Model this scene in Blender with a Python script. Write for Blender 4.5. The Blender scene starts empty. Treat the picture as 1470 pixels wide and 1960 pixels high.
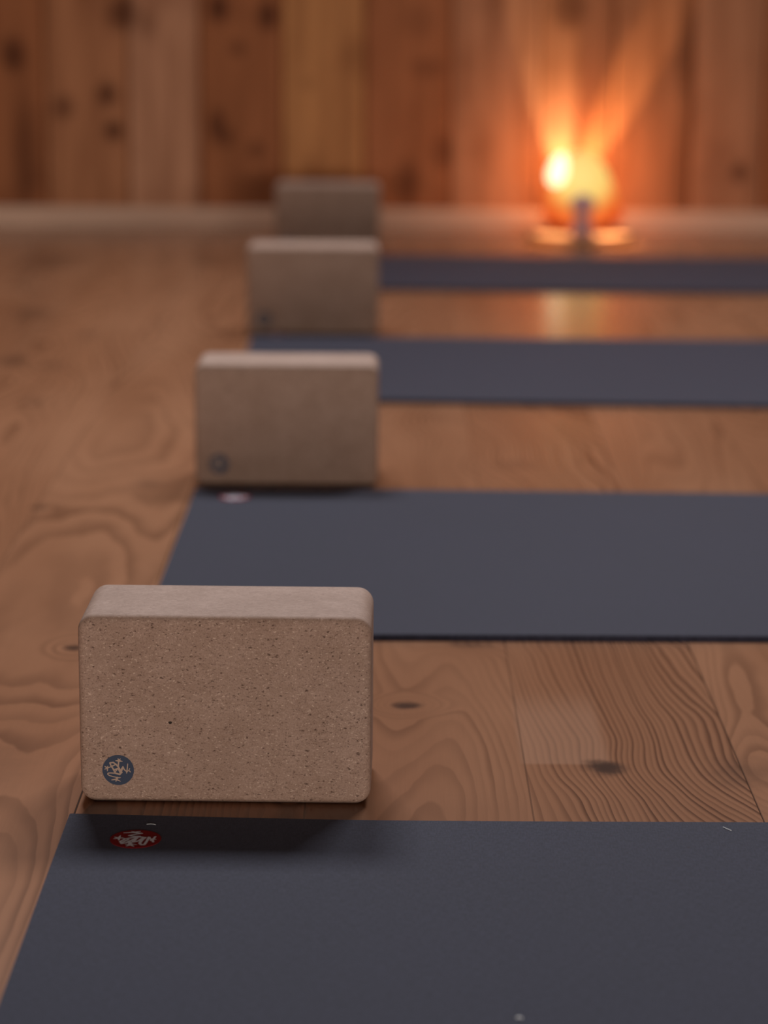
import bpy, bmesh, math, random
from mathutils import Vector, Matrix
random.seed(7)
sc = bpy.context.scene
col = sc.collection

# ------------------------------------------------------------------ camera
W, H = 1470, 1960
F = 4758.0
CAM_Z = 0.66
PITCH = math.radians(12.84)
ROLL = math.radians(0.42)
right0 = Vector((1, 0, 0))
fwd = Vector((0, math.cos(PITCH), -math.sin(PITCH)))
up0 = right0.cross(fwd)
# scene leans down to the right in the photograph -> camera rolled the other way
right = right0 * math.cos(ROLL) + up0 * math.sin(ROLL)
up = up0 * math.cos(ROLL) - right0 * math.sin(ROLL)
ORI = Vector((0, 0, CAM_Z))
cam_d = bpy.data.cameras.new('camera')
cam = bpy.data.objects.new('camera', cam_d)
col.objects.link(cam)
M3 = Matrix((right, up, -fwd)).transposed()
cam.matrix_world = Matrix.Translation(ORI) @ M3.to_4x4()
cam_d.sensor_fit = 'VERTICAL'
cam_d.sensor_height = 36.0
cam_d.lens = 36.0 * F / H
cam_d.clip_start = 0.05
cam_d.dof.use_dof = True
cam_d.dof.focus_distance = 1.94
cam_d.dof.aperture_fstop = 3.9
cam_d.dof.aperture_blades = 0
sc.camera = cam

def ray(px, py):
    return (fwd * F + right * (px - W / 2) - up * (py - H / 2)).normalized()
def on_z(px, py, z=0.0):
    d = ray(px, py); t = (z - CAM_Z) / d.z
    return ORI + d * t
def on_y(px, py, y):
    d = ray(px, py); t = y / d.y
    return ORI + d * t

# ------------------------------------------------------------------ helpers
def link_mesh(name, bm, mat, parent=None, smooth=False):
    me = bpy.data.meshes.new(name)
    bm.normal_update()
    bm.to_mesh(me); bm.free()
    for m in (mat if isinstance(mat, (list, tuple)) else [mat]):
        me.materials.append(m)
    if smooth:
        for p in me.polygons: p.use_smooth = True
    o = bpy.data.objects.new(name, me)
    col.objects.link(o)
    if parent is not None: o.parent = parent
    return o
def empty(name, loc, rz=0.0):
    o = bpy.data.objects.new(name, None)
    o.empty_display_size = 0.05
    col.objects.link(o)
    o.location = loc; o.rotation_euler = (0, 0, rz)
    return o
def tag(o, label=None, cat=None, group=None, kind=None):
    if label: o['label'] = label
    if cat: o['category'] = cat
    if group: o['group'] = group
    if kind: o['kind'] = kind
    return o
def copy_tree(o, parent=None):
    c = o.copy(); col.objects.link(c)
    if parent is not None: c.parent = parent
    for ch in list(o.children): copy_tree(ch, c)
    return c
def add_box(bm, lo, hi):
    x0, y0, z0 = lo; x1, y1, z1 = hi
    v = [bm.verts.new(p) for p in ((x0,y0,z0),(x1,y0,z0),(x1,y1,z0),(x0,y1,z0),(x0,y0,z1),(x1,y0,z1),(x1,y1,z1),(x0,y1,z1))]
    return [bm.faces.new([v[i] for i in q]) for q in ((3,2,1,0),(4,5,6,7),(0,1,5,4),(1,2,6,5),(2,3,7,6),(3,0,4,7))]
def lathe(bm, prof, n=48, wob=None, cx=0, cy=0):
    rings = []
    for j, (r, z) in enumerate(prof):
        ring = []
        for i in range(n):
            a = 2 * math.pi * i / n
            k = wob(a, z) if wob else 1.0
            ring.append(bm.verts.new((cx + r * k * math.cos(a), cy + r * k * math.sin(a), z)))
        rings.append(ring)
    for a, b in zip(rings, rings[1:]):
        for i in range(n):
            bm.faces.new((a[i], a[(i + 1) % n], b[(i + 1) % n], b[i]))
    bm.faces.new(list(reversed(rings[0])))
    bm.faces.new(rings[-1])

class NT:
    """small wrapper round a material's node tree"""
    def __init__(s, name):
        s.m = bpy.data.materials.new(name); s.m.use_nodes = True
        s.t = s.m.node_tree; s.t.nodes.clear()
        s.out = s.t.nodes.new('ShaderNodeOutputMaterial')
        s.b = s.t.nodes.new('ShaderNodeBsdfPrincipled')
        s.t.links.new(s.b.outputs[0], s.out.inputs[0])
    def n(s, kind, **kw):
        nd = s.t.nodes.new('ShaderNode' + kind)
        for k, v in kw.items(): setattr(nd, k, v)
        return nd
    def l(s, a, b): s.t.links.new(a, b)
    def put(s, sock, v):
        if hasattr(v, 'is_linked') or isinstance(v, bpy.types.NodeSocket): s.l(v, sock)
        else: sock.default_value = v
    def math(s, op, a, b=0.0, c=0.0, clamp=False):
        nd = s.n('Math', operation=op, use_clamp=clamp)
        s.put(nd.inputs[0], a); s.put(nd.inputs[1], b); s.put(nd.inputs[2], c)
        return nd.outputs[0]
    def vmath(s, op, a, b=(0, 0, 0)):
        nd = s.n('VectorMath', operation=op)
        s.put(nd.inputs[0], a); s.put(nd.inputs[1], b)
        return nd.outputs['Value'] if op in ('LENGTH', 'DISTANCE', 'DOT_PRODUCT') else nd.outputs[0]
    def xyz(s, x, y, z):
        nd = s.n('CombineXYZ')
        for i, v in enumerate((x, y, z)): s.put(nd.inputs[i], v)
        return nd.outputs[0]
    def sep(s, v):
        nd = s.n('SeparateXYZ'); s.l(v, nd.inputs[0]); return nd.outputs
    def noise(s, v, scale, detail=2.0, rough=0.5, dist=0.0):
        nd = s.n('TexNoise'); s.l(v, nd.inputs['Vector'])
        nd.inputs['Scale'].default_value = scale; nd.inputs['Detail'].default_value = detail
        nd.inputs['Roughness'].default_value = rough; nd.inputs['Distortion'].default_value = dist
        return nd.outputs['Fac'], nd.outputs['Color']
    def ramp(s, v, lo, hi, a=0.0, b=1.0, smooth=True):
        nd = s.n('MapRange', interpolation_type='SMOOTHSTEP' if smooth else 'LINEAR')
        s.put(nd.inputs[0], v)
        for i, q in enumerate((lo, hi, a, b)): nd.inputs[i + 1].default_value = q
        return nd.outputs[0]
    def mix(s, fac, a, b, mode='MIX'):
        nd = s.n('Mix', data_type='RGBA', blend_type=mode)
        s.put(nd.inputs[0], fac); s.put(nd.inputs[6], a); s.put(nd.inputs[7], b)
        return nd.outputs[2]
    def bump(s, h, strength, dist):
        nd = s.n('Bump'); nd.inputs['Strength'].default_value = strength
        nd.inputs['Distance'].default_value = dist
        s.l(h, nd.inputs['Height']); s.l(nd.outputs[0], s.b.inputs['Normal'])
    def set(s, **kw):
        for k, v in kw.items(): s.put(s.b.inputs[k.replace('_', ' ')], v)
def rgb(r, g, b):
    f = lambda c: (c / 255 / 12.92) if c <= 10 else ((c / 255 + 0.055) / 1.055) ** 2.4
    return (f(r), f(g), f(b), 1.0)
def plain(name, c, rough=0.6, **kw):
    k = NT(name); k.set(Base_Color=c, Roughness=rough, **kw); return k.m

# ------------------------------------------------------------------ materials
PL_X0, PL_W = 0.118, 0.1785
def floor_material():
    k = NT('oiled_pine_floor')
    geo = k.n('NewGeometry').outputs['Position']
    P = k.sep(geo)
    q = k.math('DIVIDE', k.math('SUBTRACT', P[0], PL_X0), PL_W)
    idx = k.math('FLOOR', q)
    fr = k.math('SUBTRACT', q, idx)
    wn = k.n('TexWhiteNoise', noise_dimensions='1D'); k.l(k.math('ADD', idx, 31.3), wn.inputs['W'])
    rnd = wn.outputs['Value']
    wn2 = k.n('TexWhiteNoise', noise_dimensions='1D'); k.l(k.math('ADD', idx, 77.7), wn2.inputs['W'])
    rnd2 = wn2.outputs['Value']
    # knots: (px, py, rx, ry, swirl, dark)
    kn = [(780,1350,.018,.014,.26,.95),(1158,1470,.026,.028,.12,1.0),(1425,1480,.042,.055,.34,.35),(142,1240,.013,.016,.2,.95),
          (-40,1470,.055,.10,.40,.15),(75,972,.016,.018,.05,.7),(1390,1340,.09,.07,.12,.0),(25,690,.04,.07,.2,.65),
          (100,700,.03,.05,.1,.4),(65,770,.03,.05,.1,.35),(285,925,.03,.04,.04,.35),(60,600,.05,.10,.1,.5),(1290,1226,.02,.008,.05,.8),
          (110,500,.09,.2,.1,.5),(400,500,.05,.10,.1,.5),(170,640,.03,.08,.1,.3),(560,1480,.02,.03,.2,.3),(1268,776,.03,.04,.1,.6),(1012,776,.03,.03,.1,.4),(905,1235,.03,.015,.1,.4),(990,890,.05,.05,.2,.25),(840,800,.05,.06,.2,.2)]
    sw = None; dk = None
    wob = k.noise(geo, 38.0, 3.0)[0]
    for (px, py, rx, ry, s_, d_) in kn:
        c = on_z(px, py)
        v = k.vmath('MULTIPLY', k.vmath('SUBTRACT', geo, (c.x, c.y, 0)), (1 / rx, 1 / ry, 0))
        L = k.vmath('LENGTH', v)
        Lw = k.math('ADD', L, k.math('MULTIPLY', k.math('SUBTRACT', wob, 0.5), 1.0))
        a = k.ramp(L, 0.0, 3.2, s_, 0.0)
        b = k.ramp(Lw, 0.15, 1.0, d_, 0.0)
        sw = a if sw is None else k.math('ADD', sw, a)
        dk = b if dk is None else k.math('MAXIMUM', dk, b)
    # ring field: contours of a lengthwise-stretched noise give flat-sawn figure
    v = k.xyz(k.math('MULTIPLY', P[0], 5.5), k.math('MULTIPLY', P[1], 0.65), k.math('MULTIPLY', rnd, 41.0))
    f1 = k.noise(v, 1.0, 1.0, 0.4)[0]
    vw = k.xyz(k.math('MULTIPLY', P[0], 26.0), k.math('MULTIPLY', P[1], 7.0), k.math('MULTIPLY', rnd2, 17.0))
    f2 = k.noise(vw, 1.0, 2.0)[0]
    fld = k.math('ADD', f1, k.math('MULTIPLY', f2, 0.03))
    fld = k.math('ADD', fld, k.math('MULTIPLY', sw, 0.38))
    is_a = k.math('COMPARE', idx, 0.0, 0.2)
    is_l = k.math('COMPARE', idx, -3.0, 0.2)
    grad = k.math('ADD', 0.2, k.math('MULTIPLY', rnd2, 1.4))
    grad = k.math('ADD', grad, k.math('MULTIPLY', is_a, k.math('SUBTRACT', 3.4, grad)))
    diag = k.math('ADD', P[0], k.math('MULTIPLY', P[1], k.math('MULTIPLY', is_a, 0.10)))
    fld = k.math('ADD', fld, k.math('MULTIPLY', diag, grad))
    ph = k.math('MULTIPLY', fld, k.math('ADD', 30.0, k.math('MULTIPLY', rnd2, 14.0)))
    t = k.math('FRACT', ph)
    late = k.math('MULTIPLY', k.ramp(t, 0.25, 0.88), k.ramp(t, 0.90, 1.0, 1.0, 0.0))
    wr = k.n('TexWhiteNoise', noise_dimensions='2D'); k.l(k.xyz(k.math('FLOOR', ph), idx, 0.0), wr.inputs['Vector'])
    late = k.math('MULTIPLY', late, k.math('ADD', 0.30, k.math('MULTIPLY', wr.outputs['Value'], 0.85)))
    # how strongly the plank shows its rings
    patchy = k.ramp(k.noise(k.xyz(k.math('MULTIPLY', P[0], 9.0), k.math('MULTIPLY', P[1], 2.2), rnd), 1.0, 2.0)[0], 0.36, 0.62)
    stren = k.math('ADD', 0.45, k.math('MULTIPLY', rnd, 0.25))
    stren = k.math('MAXIMUM', stren, k.math('MULTIPLY', is_l, 0.62))
    stren = k.math('MULTIPLY', stren, k.math('ADD', 0.45, k.math('MULTIPLY', patchy, 0.7)))
    stren = k.math('MAXIMUM', stren, k.math('MULTIPLY', is_a, k.ramp(fr, 0.0, 0.35, 0.55, 1.0)))
    fib = k.noise(k.xyz(k.math('MULTIPLY', P[0], 620.0), k.math('MULTIPLY', P[1], 14.0), 0.0), 1.0, 3.0, 0.6)[0]
    tone = k.noise(k.xyz(k.math('MULTIPLY', P[0], 5.0), k.math('MULTIPLY', P[1], 1.4), k.math('MULTIPLY', rnd, 9.0)), 1.0, 3.0)[0]
    early = k.mix(k.ramp(tone, 0.3, 0.7), (0.315, 0.138, 0.068, 1), (0.415, 0.197, 0.104, 1))
    c = k.mix(k.math('MULTIPLY', late, stren), early, (0.115, 0.045, 0.020, 1))
    c = k.mix(k.math('MULTIPLY', k.math('SUBTRACT', fib, 0.3), 0.35), c, (0.20, 0.085, 0.04, 1))
    val = k.n('HueSaturation'); k.l(c, val.inputs['Color'])
    k.l(k.math('ADD', 0.84, k.math('MULTIPLY', rnd, 0.30)), val.inputs['Value'])
    c = val.outputs[0]
    # pale worn patch left by a sanded repair
    a0 = on_z(1000, 1462); a1 = on_z(1143, 1375)
    e = 0.004
    pm = k.math('MULTIPLY', k.ramp(P[0], a0.x - e, a0.x + e), k.ramp(P[0], a1.x - .006, a1.x + .006, 1, 0))
    pm = k.math('MULTIPLY', k.math('MULTIPLY', pm, k.ramp(P[1], a0.y - e, a0.y + e)), k.ramp(P[1], a1.y - .01, a1.y + .10, 1, 0))
    c = k.mix(k.math('MULTIPLY', pm, 0.36), c, (0.44, 0.25, 0.16, 1))
    c = k.mix(dk, c, (0.035, 0.020, 0.014, 1))
    # seams between planks
    edge = k.math('MULTIPLY', k.math('MINIMUM', fr, k.math('SUBTRACT', 1.0, fr)), PL_W)
    seam = k.ramp(edge, 0.0004, 0.0010, 1.0, 0.0)
    wide = k.math('MAXIMUM', k.math('MULTIPLY', is_a, k.math('GREATER_THAN', fr, 0.5)), k.math('GREATER_THAN', 0.1, k.math('ABSOLUTE', k.math('ADD', q, 2.0))))
    seam = k.math('MULTIPLY', seam, k.math('ADD', 0.5, k.math('MULTIPLY', wide, 0.5)))
    c = k.mix(seam, c, (0.012, 0.007, 0.004, 1))
    k.set(Base_Color=c, Roughness=0.22)
    k.b.inputs['Specular IOR Level'].default_value = 0.3
    hgt = k.math('SUBTRACT', k.math('MULTIPLY', fib, 0.12), seam)
    k.bump(hgt, 0.25, 0.001)
    return k.m

def wall_material(knots, wy):
    k = NT('pine_wall_boards')
    geo = k.n('NewGeometry').outputs['Position']
    P = k.sep(geo)
    at = k.n('Attribute', attribute_name='board_tint').outputs['Color']
    g = k.noise(k.xyz(k.math('MULTIPLY', P[0], 26.0), 0.0, k.math('MULTIPLY', P[2], 2.2)), 1.0, 4.0, 0.55)[0]
    g2 = k.noise(k.xyz(k.math('MULTIPLY', P[0], 130.0), 3.0, k.math('MULTIPLY', P[2], 4.0)), 1.0, 2.0)[0]
    g3 = k.noise(k.xyz(k.math('MULTIPLY', P[0], 7.0), 7.0, k.math('MULTIPLY', P[2], 4.5)), 1.0, 2.0)[0]
    c = k.mix(k.math('MULTIPLY', k.ramp(g, 0.38, 0.68), 0.45), at, (0.26, 0.085, 0.030, 1))
    c = k.mix(k.math('MULTIPLY', k.ramp(g3, 0.5, 0.75), 0.40), c, (0.20, 0.058, 0.020, 1))
    c = k.mix(k.math('MULTIPLY', g2, 0.2), c, (0.2, 0.08, 0.03, 1))
    dk = None
    for (px, py, rx, rz, d_) in knots:
        p = on_y(px, py, wy)
        v = k.vmath('MULTIPLY', k.vmath('SUBTRACT', geo, (p.x, 0, p.z)), (1 / rx, 0, 1 / rz))
        b = k.ramp(k.vmath('LENGTH', v), 0.3, 1.25, d_, 0.0)
        dk = b if dk is None else k.math('MAXIMUM', dk, b)
    c = k.mix(k.math('MULTIPLY', dk, 1.0), c, (0.085, 0.020, 0.006, 1))
    k.set(Base_Color=c, Roughness=0.7, Specular_IOR_Level=0.2)
    return k.m

def cork_material():
    k = NT('pressed_cork')
    tc = k.n('TexCoord')
    ob = tc.outputs['Object']; nr = k.sep(tc.outputs['Normal'])
    oi = k.n('ObjectInfo')
    ob = k.vmath('ADD', ob, k.xyz(k.math('MULTIPLY', oi.outputs['Random'], 5.0), 0.0, 0.0))
    faceon = k.math('ADD', 0.22, k.math('MULTIPLY', k.ramp(k.math('ABSOLUTE', nr[1]), 0.4, 0.95), 0.78))
    def vor(scale, stretch):
        warp = k.noise(ob, 300.0, 2.0)[1]
        v = k.vmath('MULTIPLY', ob, stretch)
        v = k.vmath('ADD', v, k.vmath('MULTIPLY', warp, (0.004, 0.004, 0.004)))
        nd = k.n('TexVoronoi'); k.l(v, nd.inputs['Vector']); nd.inputs['Scale'].default_value = scale
        return nd.outputs['Color'], nd.outputs['Distance']
    c1, d1 = vor(430.0, (0.7, 1, 1.3))
    c2, d2 = vor(700.0, (0.65, 1, 1.35))
    c3, d3 = vor(230.0, (0.7, 1, 1.2))
    s1 = k.sep(c1); s2 = k.sep(c2); s3 = k.sep(c3)
    big = k.noise(ob, 28.0, 3.0)[0]
    base = k.mix(k.ramp(big, 0.3, 0.7), (0.42, 0.272, 0.202, 1), (0.48, 0.318, 0.242, 1))
    base = k.mix(k.math('MULTIPLY', k.math('SUBTRACT', s3[0], 0.5), 0.30), base, (0.24, 0.14, 0.09, 1))
    base = k.mix(k.math('MULTIPLY', s1[1], 0.30), base, (0.26, 0.150, 0.098, 1))
    fine = k.noise(ob, 750.0, 3.0, 0.65)[0]
    base = k.mix(k.math('MULTIPLY', k.ramp(fine, 0.40, 0.66), k.math('MULTIPLY', faceon, 0.42)), base, (0.20, 0.112, 0.075, 1))
    dark = k.math('MULTIPLY', k.math('GREATER_THAN', s1[0], 0.88), k.ramp(d1, 0.12, 0.48, 0.85, 0.0))
    dark2 = k.math('MULTIPLY', k.math('GREATER_THAN', s2[0], 0.72), k.ramp(d2, 0.1, 0.55, 0.55, 0.0))
    lite = k.math('MULTIPLY', k.math('GREATER_THAN', s2[1], 0.84), k.ramp(d2, 0.15, 0.6, 0.75, 0.0))
    c = k.mix(k.math('MULTIPLY', k.math('MAXIMUM', dark, dark2), faceon), base, (0.075, 0.035, 0.022, 1))
    c = k.mix(k.math('MULTIPLY', lite, faceon), c, (0.70, 0.50, 0.38, 1))
    # one dark pit in the front face of each block
    k.set(Base_Color=c, Roughness=0.75)
    k.b.inputs['Specular IOR Level'].default_value = 0.25
    k.bump(k.math('SUBTRACT', k.math('MULTIPLY', lite, 0.6), k.math('MAXIMUM', dark, dark2)), 0.25, 0.0006)
    return k.m

def mat_material():
    k = NT('slate_rubber_mat')
    tc = k.n('TexCoord').outputs['Object']
    P = k.sep(tc)
    w1 = k.noise(k.xyz(k.math('MULTIPLY', P[0], 900.0), k.math('MULTIPLY', P[1], 160.0), 0.0), 1.0, 2.0)[0]
    w2 = k.noise(k.xyz(k.math('MULTIPLY', P[0], 160.0), k.math('MULTIPLY', P[1], 900.0), 4.0), 1.0, 2.0)[0]
    big = k.noise(tc, 9.0, 3.0)[0]
    c = k.mix(k.ramp(k.math('ADD', w1, w2), 0.75, 1.25), (0.017, 0.0165, 0.028, 1), (0.036, 0.0345, 0.057, 1))
    c = k.mix(k.math('MULTIPLY', big, 0.35), c, (0.022, 0.021, 0.028, 1))
    vo = k.n('TexVoronoi'); k.l(tc, vo.inputs['Vector']); vo.inputs['Scale'].default_value = 130.0
    sp = k.math('MULTIPLY', k.math('GREATER_THAN', k.sep(vo.outputs['Color'])[0], 0.985), k.ramp(vo.outputs['Distance'], 0.03, 0.09, 0.5, 0.0))
    c = k.mix(sp, c, (0.4, 0.4, 0.4, 1))
    k.set(Base_Color=c, Roughness=0.80, Sheen_Weight=0.24, Sheen_Roughness=0.28, Sheen_Tint=(0.74, 0.76, 1.0, 1))
    k.b.inputs['Specular IOR Level'].default_value = 0.2
    k.bump(k.math('ADD', w1, w2), 0.35, 0.0006)
    return k.m

M_FLOOR = floor_material()
M_CORK = cork_material()
M_MAT = mat_material()
M_BLUE = plain('navy_print', (0.022, 0.034, 0.070, 1), 0.6)
M_CORKPRINT = plain('bare_cork_in_print', (0.46, 0.31, 0.23, 1), 0.8)
M_RED = plain('red_label', (0.32, 0.007, 0.010, 1), 0.7, Specular_IOR_Level=0.08)
M_WHITE = plain('white_label_print', (0.95, 0.91, 1.0, 1), 0.7)
M_LINT = plain('pale_lint', (0.75, 0.75, 0.75, 1), 0.8)

# ------------------------------------------------------------------ room
WY = 5.95
bm = bmesh.new(); add_box(bm, (-4.5, -3.0, -0.03), (4.5, WY + 0.05, 0.0))
tag(link_mesh('floor', bm, M_FLOOR), kind='structure', label='brown knotty pine plank floor running towards the wall', cat='floor')

# back wall: separate vertical boards with shallow gaps, all one surface
tints = {'red': (0.54, 0.200, 0.084), 'dark': (0.49, 0.180, 0.073), 'light': (0.72, 0.365, 0.212), 'gold': (0.73, 0.340, 0.130), 'mid': (0.61, 0.265, 0.126), 'pale': (0.66, 0.305, 0.162)}
edges_px = [(-90,'dark'),(88,'mid'),(246,'light'),(384,'dark'),(540,'gold'),(698,'red'),(862,'pale'),(1030,'mid'),(1172,'mid'),(1322,'pale'),(1462,'dark'),(1600,'mid')]
ex = [(on_y(p, 250, WY).x, t) for p, t in edges_px]
x = ex[-1][0] + 0.19
while x < 4.5: ex.append((x, random.choice(['mid','light','dark','gold','red']))); x += random.uniform(.16, .21)
x = ex[0][0] - 0.19
while x > -4.5: ex.insert(0, (x, random.choice(['mid','light','dark','gold','red']))); x -= random.uniform(.16, .21)
bm = bmesh.new()
cl = bm.loops.layers.float_color.new('board_tint')
add_faces = add_box(bm, (-4.5, WY + 0.012, 0.0), (4.5, WY + 0.05, 3.4))
for f in add_faces:
    for lp in f.loops: lp[cl] = (0.05, 0.018, 0.008, 1)
for (a, t), (b, _) in zip(ex, ex[1:]):
    g = 0.002; ch = 0.004
    sec = [(a + g, WY + 0.012), (a + g, WY + ch), (a + g + ch, WY), (b - g - ch, WY), (b - g, WY + ch), (b - g, WY + 0.012)]
    lo = [bm.verts.new((q[0], q[1], 0.0)) for q in sec]; hi = [bm.verts.new((q[0], q[1], 3.4)) for q in sec]
    for i in range(5):
        f = bm.faces.new((lo[i], lo[i + 1], hi[i + 1], hi[i]))
        for lp in f.loops: lp[cl] = (*tints[t], 1)
knots = [(25,105,.035,.05,.8),(50,300,.04,.16,.5),(122,205,.03,.035,.6),(205,180,.028,.035,.8),(218,250,.026,.03,.85),(235,25,.04,.05,.7),(280,50,.03,.04,.3),
         (418,15,.03,.04,.85),(512,30,.03,.04,.8),(455,92,.025,.022,.5),(415,242,.022,.05,.8),(435,262,.02,.03,.6),(490,288,.025,.03,.5),(495,370,.05,.06,.45),
         (1415,330,.024,.03,.65),(800,40,.05,.05,.25),(850,290,.03,.05,.5),(820,130,.05,.03,.35),(590,160,.03,.02,.2),(1090,15,.05,.06,.6),(1310,90,.02,.16,.5),(1300,340,.015,.2,.4),(780,350,.04,.06,.5)]
M_WALL = wall_material(knots, WY)
tag(link_mesh('wall_back', bm, M_WALL), kind='structure', label='wall of vertical knotty pine boards', cat='wall')

# baseboard with eased top edge
kb = NT('pine_baseboard')
pp = kb.sep(kb.n('NewGeometry').outputs['Position'])
gn = kb.noise(kb.xyz(kb.math('MULTIPLY', pp[0], 3.0), 0.0, kb.math('MULTIPLY', pp[2], 60.0)), 1.0, 3.0)[0]
kb.set(Base_Color=kb.mix(gn, (0.74, 0.44, 0.29, 1), (0.84, 0.55, 0.38, 1)), Roughness=0.5)
bm = bmesh.new()
sec = [(WY, 0.0), (WY - .022, 0.0), (WY - .022, .038), (WY - .019, .044), (WY - .012, .048), (WY, .048)]
A = [bm.verts.new((-4.5, y, z)) for y, z in sec]; B = [bm.verts.new((4.5, y, z)) for y, z in sec]
for i in range(6): bm.faces.new((A[i], B[i], B[(i + 1) % 6], A[(i + 1) % 6]))
bm.faces.new(A); bm.faces.new(list(reversed(B)))
bmesh.ops.recalc_face_normals(bm, faces=bm.faces)
tag(link_mesh('baseboard_back', bm, kb.m), kind='structure', label='low pine skirting board along the board wall', cat='baseboard')

# ------------------------------------------------------------------ emblem strokes
def stroke_mesh(bm, lines, tf, th):
    """lines: (points, width) in traced units; tf maps a traced point to the print's plane"""
    lay = [th]
    def z():
        lay[0] += 1.5e-6
        return lay[0]
    def cap(c, r):
        th = z()
        vs = [bm.verts.new((c[0] + r * math.cos(a * math.pi / 6), c[1] + r * math.sin(a * math.pi / 6), th)) for a in range(12)]
        bm.faces.new(vs)
    for pts, w0, w1 in lines:
        q = [tf(p) for p in pts]
        for i in range(len(q) - 1):
            ra = w0 + (w1 - w0) * i / max(1, len(q) - 1); rb = w0 + (w1 - w0) * (i + 1) / max(1, len(q) - 1)
            (ax, ay), (bx, by) = q[i], q[i + 1]
            d = math.hypot(bx - ax, by - ay) or 1e-9
            nx, ny = -(by - ay) / d, (bx - ax) / d
            th = z()
            v = [bm.verts.new(p) for p in ((ax + nx * ra, ay + ny * ra, th), (ax - nx * ra, ay - ny * ra, th), (bx - nx * rb, by - ny * rb, th), (bx + nx * rb, by + ny * rb, th))]
            bm.faces.new(v)
            cap((ax, ay), ra); cap((bx, by), rb)
def disc_mesh(r, th):
    bm = bmesh.new()
    n = 64
    a = [bm.verts.new((r * math.cos(2 * math.pi * i / n), r * math.sin(2 * math.pi * i / n), 0)) for i in range(n)]
    b = [bm.verts.new((v.co.x, v.co.y, th)) for v in a]
    for i in range(n): bm.faces.new((a[i], a[(i + 1) % n], b[(i + 1) % n], b[i]))
    bm.faces.new(b)
    return bm
# unit strokes (disc radius 1) traced off the block's print and off the mat's label
def T1(p): return ((p[0] - 740) / 600, -(p[1] - 712) / 585)
def T2(p): return ((p[0] - 740) / 670, -(p[1] - 375) / 245)
B = .045
block_strokes = [
    ([(430,435),(560,415),(680,505),(745,575),(800,690),(870,800)], B, B+.02), ([(430,435),(480,560),(545,650),(600,760),(640,830),(800,880),(860,800)], B, B+.01),
    ([(490,570),(640,500)], .05, .03), ([(590,700),(770,640)], .05, .05), ([(620,790),(690,700)], .03, .04), ([(760,690),(820,800)], .04, .05),
    ([(750,560),(765,380)], .04, .05), ([(780,350),(650,345)], .07, .02), ([(780,340),(745,270)], .06, .03), ([(785,340),(830,268)], .06, .02), ([(780,350),(910,368)], .07, .02),
    ([(490,570),(410,605),(340,630)], .03, .03), ([(335,630),(240,570)], .06, .03), ([(335,630),(228,682)], .05, .02), ([(345,620),(350,555)], .04, .02), ([(335,640),(332,745)], .05, .025),
    ([(830,800),(890,650),(925,580)], .08, .04), ([(925,580),(970,680),(1070,770)], .05, .035), ([(1070,770),(1095,600),(1110,465)], .04, .03), ([(1080,740),(1060,825)], .04, .025), ([(1085,760),(1150,710),(1180,645)], .03, .03), ([(1150,710),(1205,775)], .03, .03),
    ([(800,880),(620,830),(450,820),(360,830),(340,870),(400,920),(560,965),(700,995)], .04, .03), ([(700,1000),(680,1070)], .06, .06), ([(680,1060),(490,1092)], .05, .03), ([(700,1010),(825,998)], .05, .02), ([(690,1080),(820,1140)], .05, .02), ([(680,1060),(650,1140)], .05, .03)]
mat_strokes = [
    ([(360,455),(470,385),(640,350),(830,325),(985,345)], .05, .06), ([(360,455),(420,510),(560,480),(700,470),(860,430),(940,390),(985,345)], .05, .06),
    ([(420,480),(560,400)], .05, .05), ([(560,470),(720,390)], .06, .07), ([(700,450),(760,350)], .06, .08), ([(860,420),(930,360)], .06, .06),
    ([(460,378),(380,360),(310,362)], .03, .05), ([(300,365),(190,340)], .07, .03), ([(300,368),(180,385)], .07, .03), ([(305,360),(318,298)], .06, .02), ([(305,370),(315,420)], .06, .03),
    ([(620,480),(645,540)], .06, .09), ([(640,540),(520,538)], .06, .02), ([(640,545),(555,585)], .07, .02), ([(650,545),(750,588)], .07, .02), ([(660,530),(825,540)], .05, .015),
    ([(940,380),(880,500),(930,540),(1010,540),(1050,450),(1080,340)], .06, .05), ([(1080,340),(1115,380),(1170,405)], .06, .05), ([(1190,410),(1245,320)], .06, .04), ([(1190,400),(1275,395)], .05, .025), ([(1185,410),(1225,468)], .06, .04), ([(1180,400),(1150,430)], .05, .04),
    ([(830,320),(690,318),(545,298)], .06, .04), ([(545,298),(660,272),(740,252),(865,236)], .04, .05), ([(865,236),(760,222),(640,215)], .05, .05), ([(700,212),(400,226)], .06, .035), ([(690,205),(580,183)], .05, .015), ([(700,205),(815,180)], .06, .02)]
def print_disc(name_disc, name_emb, r, strokes, T, m_disc, m_emb, parent, loc, rot, rz=0.0):
    d = link_mesh(name_disc, disc_mesh(r, 0.0002), m_disc, parent)
    d.location = loc; d.rotation_euler = rot
    bm = bmesh.new()
    stroke_mesh(bm, [(p, a * r, b * r) for p, a, b in strokes], lambda p: tuple(c * r for c in T(p)), 0.00035)
    e = link_mesh(name_emb, bm, m_emb, d)
    return d

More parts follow.
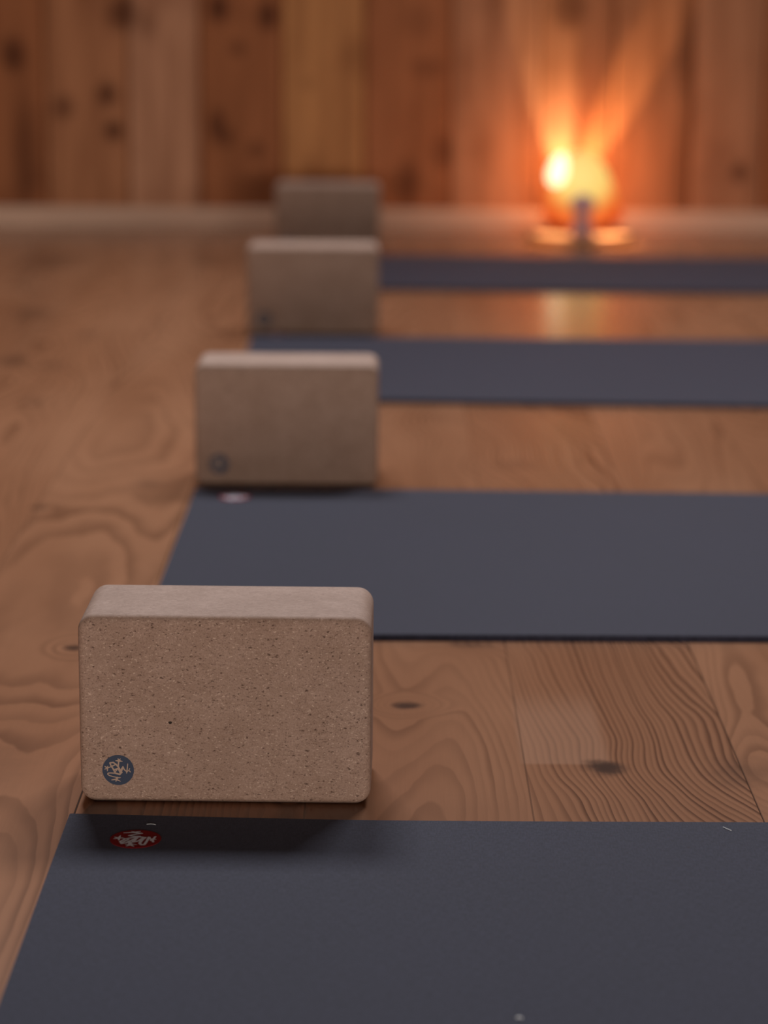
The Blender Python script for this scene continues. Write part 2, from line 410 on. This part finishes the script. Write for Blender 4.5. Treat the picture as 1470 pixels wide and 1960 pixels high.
# ------------------------------------------------------------------ cork blocks
BW, BD, BH, BR, BB = 0.2286, 0.1016, 0.1524, 0.0130, 0.0065
def block_mesh():
    bm = bmesh.new()
    def loop(inset, y):
        vs = []
        w, h, r = BW / 2 - inset, BH / 2 - inset, max(BR - inset * .75, .002)
        for cx, cz, a0 in ((w - r, h - r, 0), (-w + r, h - r, 90), (-w + r, -h + r, 180), (w - r, -h + r, 270)):
            for s_ in range(9):
                a = math.radians(a0 + 90 * s_ / 8)
                vs.append(bm.verts.new((cx + r * math.cos(a), y, BH / 2 + cz + r * math.sin(a))))
        return vs
    L = []
    S = 6
    for i in range(S + 1):
        a = math.pi / 2 * i / S
        L.append(loop(BB * (1 - math.sin(a)) , BB * (1 - math.cos(a))))
    for i in range(S + 1):
        a = math.pi / 2 * (S - i) / S
        L.append(loop(BB * (1 - math.sin(a)), BD - BB * (1 - math.cos(a))))
    n = len(L[0])
    for a, b in zip(L, L[1:]):
        for i in range(n): bm.faces.new((a[i], a[(i + 1) % n], b[(i + 1) % n], b[i]))
    bm.faces.new(list(reversed(L[0]))); bm.faces.new(L[-1])
    bmesh.ops.recalc_face_normals(bm, faces=bm.faces)
    return bm
def make_block():
    root = empty('cork_yoga_block', (0, 0, 0))
    b = link_mesh('cork_body', block_mesh(), M_CORK, root, smooth=True)
    d = print_disc('logo_print', 'emblem', 0.0124, block_strokes, T1, M_BLUE, M_CORKPRINT, root, (-BW / 2 + 0.0302, -0.00005, 0.0272), (math.pi / 2, 0, 0))
    return root
block_labels = ['large sharp cork block standing on the floor behind the nearest grey mat',
                'cork block standing at the second mat from the front, right behind the nearest block',
                'dim cork block standing at the third mat, beside the dark strip of the farthest mat',
                'farthest, darkest and smallest cork block, in front of the skirting board']
# x of the front left bottom corner, y of the front face, turn
blocks = []
def px_front(pxl, pxr, zc): return ((pxl + pxr) / 2 - W / 2) * zc / F
zc1 = 1.955
specs = [(155, 711, 1.857, -0.6), (372, 722, 3.040, 0.0), (472, 719, 4.275, 0.5), (528, 717, 5.42, 0.0)]
first = make_block()
for i, (l, r, y, a) in enumerate(specs):
    o = first if i == 0 else copy_tree(first)
    zc = y * math.cos(PITCH) + (CAM_Z - BH / 2) * math.sin(PITCH)
    o.location = (px_front(l, r, zc), y, 0.0)
    o.rotation_euler = (0, 0, math.radians(a))
    tag(o, block_labels[i], 'yoga block', 'cork yoga blocks standing in a row')
    blocks.append(o)
# the nearest block has one dark pit in its face
pit = bmesh.new()
bmesh.ops.create_icosphere(pit, subdivisions=2, radius=0.0012)
for v in pit.verts: v.co = Vector((v.co.x * 1.2 * (1 + .3 * math.sin(v.co.z * 4000)), v.co.y * 0.25, v.co.z))
po = link_mesh('dark_pit', pit, plain('dark_bark', (0.03, 0.018, 0.012, 1), 0.9), blocks[0])
po.location = ((329 - 433) / 556 * .2286, 0.0, 0.0665)

# ------------------------------------------------------------------ yoga mats
TH = 0.006
def make_mat(name, far, near, length, xl_f, xl_n):
    """far / near: polylines of (x, y); mat runs to the right"""
    def ev(poly, x):
        if x <= poly[0][0]: 
            (x0, y0), (x1, y1) = poly[0], poly[1]
        else:
            for (x0, y0), (x1, y1) in zip(poly, poly[1:]):
                if x <= x1: break
        return y0 + (y1 - y0) * (x - x0) / (x1 - x0)
    bm = bmesh.new()
    nx, ny = 60, 16
    ins = [(0.0, 0.0), (0.0, TH - .0015), (.0005, TH - .0004), (.0015, TH)]
    top = []
    xs0 = [i / nx for i in range(nx + 1)]
    rows = []
    for j in range(ny + 1):
        t = j / ny
        row = []
        for i in range(nx + 1):
            s_ = i / nx
            xl = xl_n + (xl_f - xl_n) * t
            x = xl + s_ ** 1.5 * length
            y = ev(near, x) * (1 - t) + ev(far, x) * t
            row.append(Vector((x, y, TH)))
        rows.append(row)
    grid = [[bm.verts.new(p) for p in r] for r in rows]
    for j in range(ny):
        for i in range(nx): bm.faces.new((grid[j][i], grid[j][i + 1], grid[j + 1][i + 1], grid[j + 1][i]))
    border = [grid[0][i] for i in range(nx + 1)] + [grid[j][nx] for j in range(1, ny + 1)] + [grid[ny][i] for i in range(nx - 1, -1, -1)] + [grid[j][0] for j in range(ny - 1, 0, -1)]
    cx = sum(v.co.x for v in border) / len(border); 
    prev = border
    for off, z in ((.0008, TH - .0006), (.0012, TH - .0016), (.0012, 0.0)):
        nb = []
        m = len(border)
        for i, v in enumerate(border):
            d = (border[(i + 1) % m].co - border[i - 1].co); d.z = 0; d.normalize()
            nb.append(bm.verts.new((v.co.x + d.y * off, v.co.y - d.x * off, z)))
        for i in range(m): bm.faces.new((prev[i], nb[i], nb[(i + 1) % m], prev[(i + 1) % m]))
        prev = nb
    bmesh.ops.recalc_face_normals(bm, faces=bm.faces)
    o = link_mesh(name, bm, M_MAT)
    return o
def poly(pts, z=TH): return [tuple(on_z(px, py, z)[:2]) for px, py in pts]
mats = []
# nearest mat: far edge measured along the picture, near edge a mat's width towards the camera
far1 = poly([(135,1557),(400,1563.5),(700,1570),(1100,1572.5),(1470,1574)])
shift = 0.655
near1 = [(x, y - shift) for x, y in far1]
c_f = far1[0][0]; e = on_z(5, 1908, TH)
sl = (c_f - e.x) / (far1[0][1] - e.y)
mats.append(make_mat('yoga_mat', far1, near1, 1.9, c_f, c_f - sl * shift))
far2 = poly([(375,934),(795,937),(1395,944)]); near2 = poly([(303,1213.5),(785,1214),(1395,1217)])
mats.append(make_mat('yoga_mat', far2, near2, 1.9, far2[0][0], on_z(303,1125,TH).x))
far3 = poly([(483,643),(730,645),(1470,651)]); near3 = poly([(430,763),(730,764),(1470,775)])
mats.append(make_mat('yoga_mat', far3, near3, 1.9, far3[0][0], far3[0][0] + .004))
far4 = poly([(560,487),(730,488),(1470,494)]); near4 = poly([(540,549),(730,550),(1470,558)])
mats.append(make_mat('yoga_mat', far4, near4, 1.9, -.228, -.228))
mat_labels = ['dark slate yoga mat nearest the camera with a crisp red round label',
              'grey-blue yoga mat second from the front, its left end behind the nearest block',
              'blurred grey yoga mat third from the front, below the reflection of the lamp',
              'farthest dark yoga mat, a thin strip in front of the glowing lamp']
logo_px = [(259.5,1606),(449,951),(530,640),None]
for o, lb, lp in zip(mats, mat_labels, logo_px):
    tag(o, lb, 'yoga mat', 'yoga mats laid side by side')
    if lp:
        p = on_z(lp[0], lp[1], TH)
        print_disc('round_label', 'emblem', 0.0192, mat_strokes, T2, M_RED, M_WHITE, o, (p.x, p.y, TH), (0, 0, 0))
# keep the texture of each mat its own by moving its origin
for o in mats:
    c = o.data.vertices[0].co.copy()
    c = Vector((c.x, c.y, 0))
    o.data.transform(Matrix.Translation(-c)); o.location = c
    for ch in o.children: ch.location = Vector(ch.location) - c

# bits of lint on the nearest mat
def lint(pts, r, label):
    bm = bmesh.new()
    c = sum(pts, Vector()) / len(pts)
    rings = []
    for i, p in enumerate(pts):
        d = (pts[min(i + 1, len(pts) - 1)] - pts[max(i - 1, 0)]).normalized()
        s_ = d.cross(Vector((0, 0, 1))).normalized(); u_ = s_.cross(d)
        rings.append([bm.verts.new(p - Vector((c.x, c.y, 0)) + (s_ * math.cos(a) + u_ * math.sin(a)) * r) for a in (0, 1.05, 2.1, 3.14, 4.19, 5.24)])
    for a, b in zip(rings, rings[1:]):
        for i in range(6): bm.faces.new((a[i], a[(i + 1) % 6], b[(i + 1) % 6], b[i]))
    bm.faces.new(rings[0]); bm.faces.new(list(reversed(rings[-1])))
    bmesh.ops.recalc_face_normals(bm, faces=bm.faces)
    o = link_mesh('lint_thread', bm, M_LINT); o.location = (c.x, c.y, 0)
    tag(o, label, 'lint', 'lint on the nearest mat')
r = .00028
lint([on_z(a, b, TH + r + h) for a, b, h in ((1384,1583,0),(1390,1585.5,.0006),(1396,1588,.0004),(1400,1590,0))], r, 'short straight pale lint thread near the right end of the nearest mat')
lint([on_z(a, b, TH + .0002) for a, b in ((281,1577.6),(287,1577),(293,1577.2),(298,1578.4))], .00018, 'thin curved pale lint thread just above the red label')
lint([on_z(a, b, TH + .0008) for a, b in ((988,1948),(994,1947),(1000,1949))], .0006, 'small grey lint tuft at the bottom edge of the nearest mat')

# ------------------------------------------------------------------ lamp by the wall
LY = 5.75                     # depth of lamp axis
LX = on_y(1112, 400, LY).x
def glow_material(name, center, stops, strength):
    k = NT(name)
    ob = k.n('TexCoord').outputs['Object']
    d = k.vmath('LENGTH', k.vmath('MULTIPLY', k.vmath('SUBTRACT', ob, center), (1.0, 0.6, 1.15)))
    nz = k.noise(ob, 26.0, 3.0)[0]
    f = k.math('ADD', d, k.math('MULTIPLY', k.math('SUBTRACT', nz, 0.5), 0.02))
    cr = k.n('ValToRGB'); k.l(k.math('DIVIDE', f, 0.20), cr.inputs[0])
    while len(cr.color_ramp.elements) < len(stops): cr.color_ramp.elements.new(0.5)
    for e_, (p_, c_) in zip(cr.color_ramp.elements, stops): e_.position = p_; e_.color = (*c_, 1)
    k.set(Base_Color=(0.15, 0.04, 0.012, 1), Roughness=0.5)
    k.l(cr.outputs[0], k.b.inputs['Emission Color']); k.b.inputs['Emission Strength'].default_value = strength
    return k.m
lamp = empty('glowing_lamp', (LX, LY, 0.0))
tag(lamp, 'glowing amber lamp on a round dish against the board wall', 'lamp')
# rough cut crystal shade: lathe with facets
def facet(a, z):
    return 1 + .05 * math.sin(3 * a + 1.0 + z * 9) + .03 * math.sin(7 * a + 2.0 - z * 21) + .02 * math.sin(11 * a + z * 40)
bm = bmesh.new()
lathe(bm, [(.072,.041),(.086,.044),(.090,.054),(.088,.072),(.082,.095),(.074,.118),(.065,.140),(.056,.160),(.044,.180),(.028,.196),(.010,.203)], 22, facet)
M_SHADE = glow_material('amber_crystal', (-0.005, -0.06, 0.150), [(0.0, (.97, .76, .24)), (0.30, (.94, .62, .16)), (0.44, (.88, .25, .045)), (0.62, (.72, .080, .010)), (1.0, (.30, .02, .003))], 1.0)
link_mesh('crystal_shade', bm, M_SHADE, lamp)
bm = bmesh.new(); lathe(bm, [(.070,.021),(.074,.023),(.080,.036),(.078,.040)], 40)
link_mesh('wooden_base', bm, plain('dark_reddish_wood', (0.16, 0.04, 0.015, 1), 0.5), lamp)
# bright bulb showing at the left of the shade
bm = bmesh.new()
prof = [(.004,-.044),(.016,-.040),(.026,-.028),(.030,-.012),(.029,.004),(.025,.020),(.018,.034),(.009,.043),(.002,.046)]
lathe(bm, prof, 28)
kk = NT('white_hot_bulb'); kk.set(Base_Color=(1, .9, .7, 1)); kk.b.inputs['Emission Color'].default_value = (1.0, 0.86, 0.50, 1); kk.b.inputs['Emission Strength'].default_value = 1.7
bl = link_mesh('light_bulb', bm, kk.m, lamp, smooth=True)
pb = on_y(1068, 326, LY - .07)
bl.scale = (.76, .76, .84)
bl.location = (pb.x - LX, -.07, pb.z); bl.rotation_euler = (0, math.radians(16), 0)
# dish
bm = bmesh.new()
lathe(bm, [(.098,.0),(.112,.002),(.123,.008),(.129,.016),(.129,.0185),(.127,.020),(.115,.0205)], 56)
dish = link_mesh('round_dish', bm, plain('pale_copper', (0.72, 0.43, 0.25, 1), 0.5), None, smooth=True)
dish.location = (LX, LY, 0)
tag(dish, 'shallow round dish on the floor under the glowing lamp', 'dish')
# small ornament in front of the lamp
bm = bmesh.new()
lathe(bm, [(.016,.0),(.022,.002),(.023,.008),(.020,.016),(.015,.026),(.013,.034),(.017,.042),(.022,.052),(.0225,.060),(.019,.069),(.012,.075),(.003,.078)], 32)
orn = link_mesh('small_ornament', bm, plain('smoky_violet_stone', (0.72, 0.40, 0.40, 1), 0.5), None, smooth=True)
orn.location = (on_y(1115, 400, LY - .103).x, LY - .103, 0.0208); orn.scale = (1.25, 1.1, 1.2)
tag(orn, 'small violet-grey ornament with a rounded head before the glowing lamp', 'ornament')

# the lamp's light thrown up the boards in two fans, and its glow
def spot(name, loc, target, angle, blend, energy, colr, size=.01):
    d = bpy.data.lights.new(name, 'SPOT'); d.energy = energy; d.color = colr
    d.spot_size = math.radians(angle); d.spot_blend = blend; d.shadow_soft_size = size
    o = bpy.data.objects.new(name, d); col.objects.link(o)
    o.location = loc
    o.rotation_euler = (Vector(target) - Vector(loc)).to_track_quat('-Z', 'Y').to_euler()
    return o
def wall_beam(px, lean, graze, angle, energy, colr):
    b = on_y(px, 425, WY - .055)
    a, g = math.radians(lean), math.radians(graze)
    d = Vector((math.sin(a) * math.cos(g), math.sin(g), math.cos(a) * math.cos(g)))
    return spot('lamp_upper_beam', b, b + d, angle, .55, energy, colr, .004)
wall_beam(1090, -8, 12, 26, 15, (1.0, .74, .44))
wall_beam(1066, 27, 12, 20, 17, (1.0, .58, .26))
pl = bpy.data.lights.new('lamp_glow', 'POINT'); pl.energy = 1.7; pl.color = (1.0, .40, .15); pl.shadow_soft_size = .03
plo = bpy.data.objects.new('lamp_glow', pl); col.objects.link(plo); plo.location = (LX, LY + .085, .16)

spot('lamp_dish_light', (LX - .085, LY - .118, .10), (LX - .080, LY - .105, 0.02), 78, .6, 1.3, (1.0, .58, .27), .004)
spot('lamp_dish_light', (LX + .070, LY - .118, .10), (LX + .072, LY - .105, 0.02), 78, .6, 1.6, (1.0, .58, .27), .004)

# ------------------------------------------------------------------ daylight and added fill
def area(name, loc, target, sx, sy, energy, colr):
    d = bpy.data.lights.new(name, 'AREA'); d.shape = 'RECTANGLE'; d.size = sx; d.size_y = sy
    d.energy = energy; d.color = colr
    o = bpy.data.objects.new(name, d); col.objects.link(o)
    o.location = loc
    o.rotation_euler = (Vector(target) - Vector(loc)).to_track_quat('-Z', 'Y').to_euler()
    return o
area('high_window', (-.62, 5.85, 4.3), (-.62, -4, 3.6), 1.2, 1.3, 262, (.92, .94, 1.0))
area('high_window', (1.35, 5.85, 4.3), (.9, -4, 3.6), 1.2, 1.3, 205, (.92, .94, 1.0))
area('camera_side_fill', (.5, -7.0, .78), (.2, 3, .3), 7.0, .8, 380, (1.0, .90, .83))  # wide low fill added behind the camera to lift the block fronts
w = bpy.data.worlds.new('room_light'); sc.world = w; w.use_nodes = True
bg = w.node_tree.nodes['Background']; bg.inputs[0].default_value = (1.0, .80, .66, 1); bg.inputs[1].default_value = 0.014

sc.view_settings.view_transform = 'Standard'
sc.view_settings.look = 'None'
sc.view_settings.exposure = 0.0
sc.view_settings.gamma = 1.0
sc.view_settings.use_curve_mapping = False
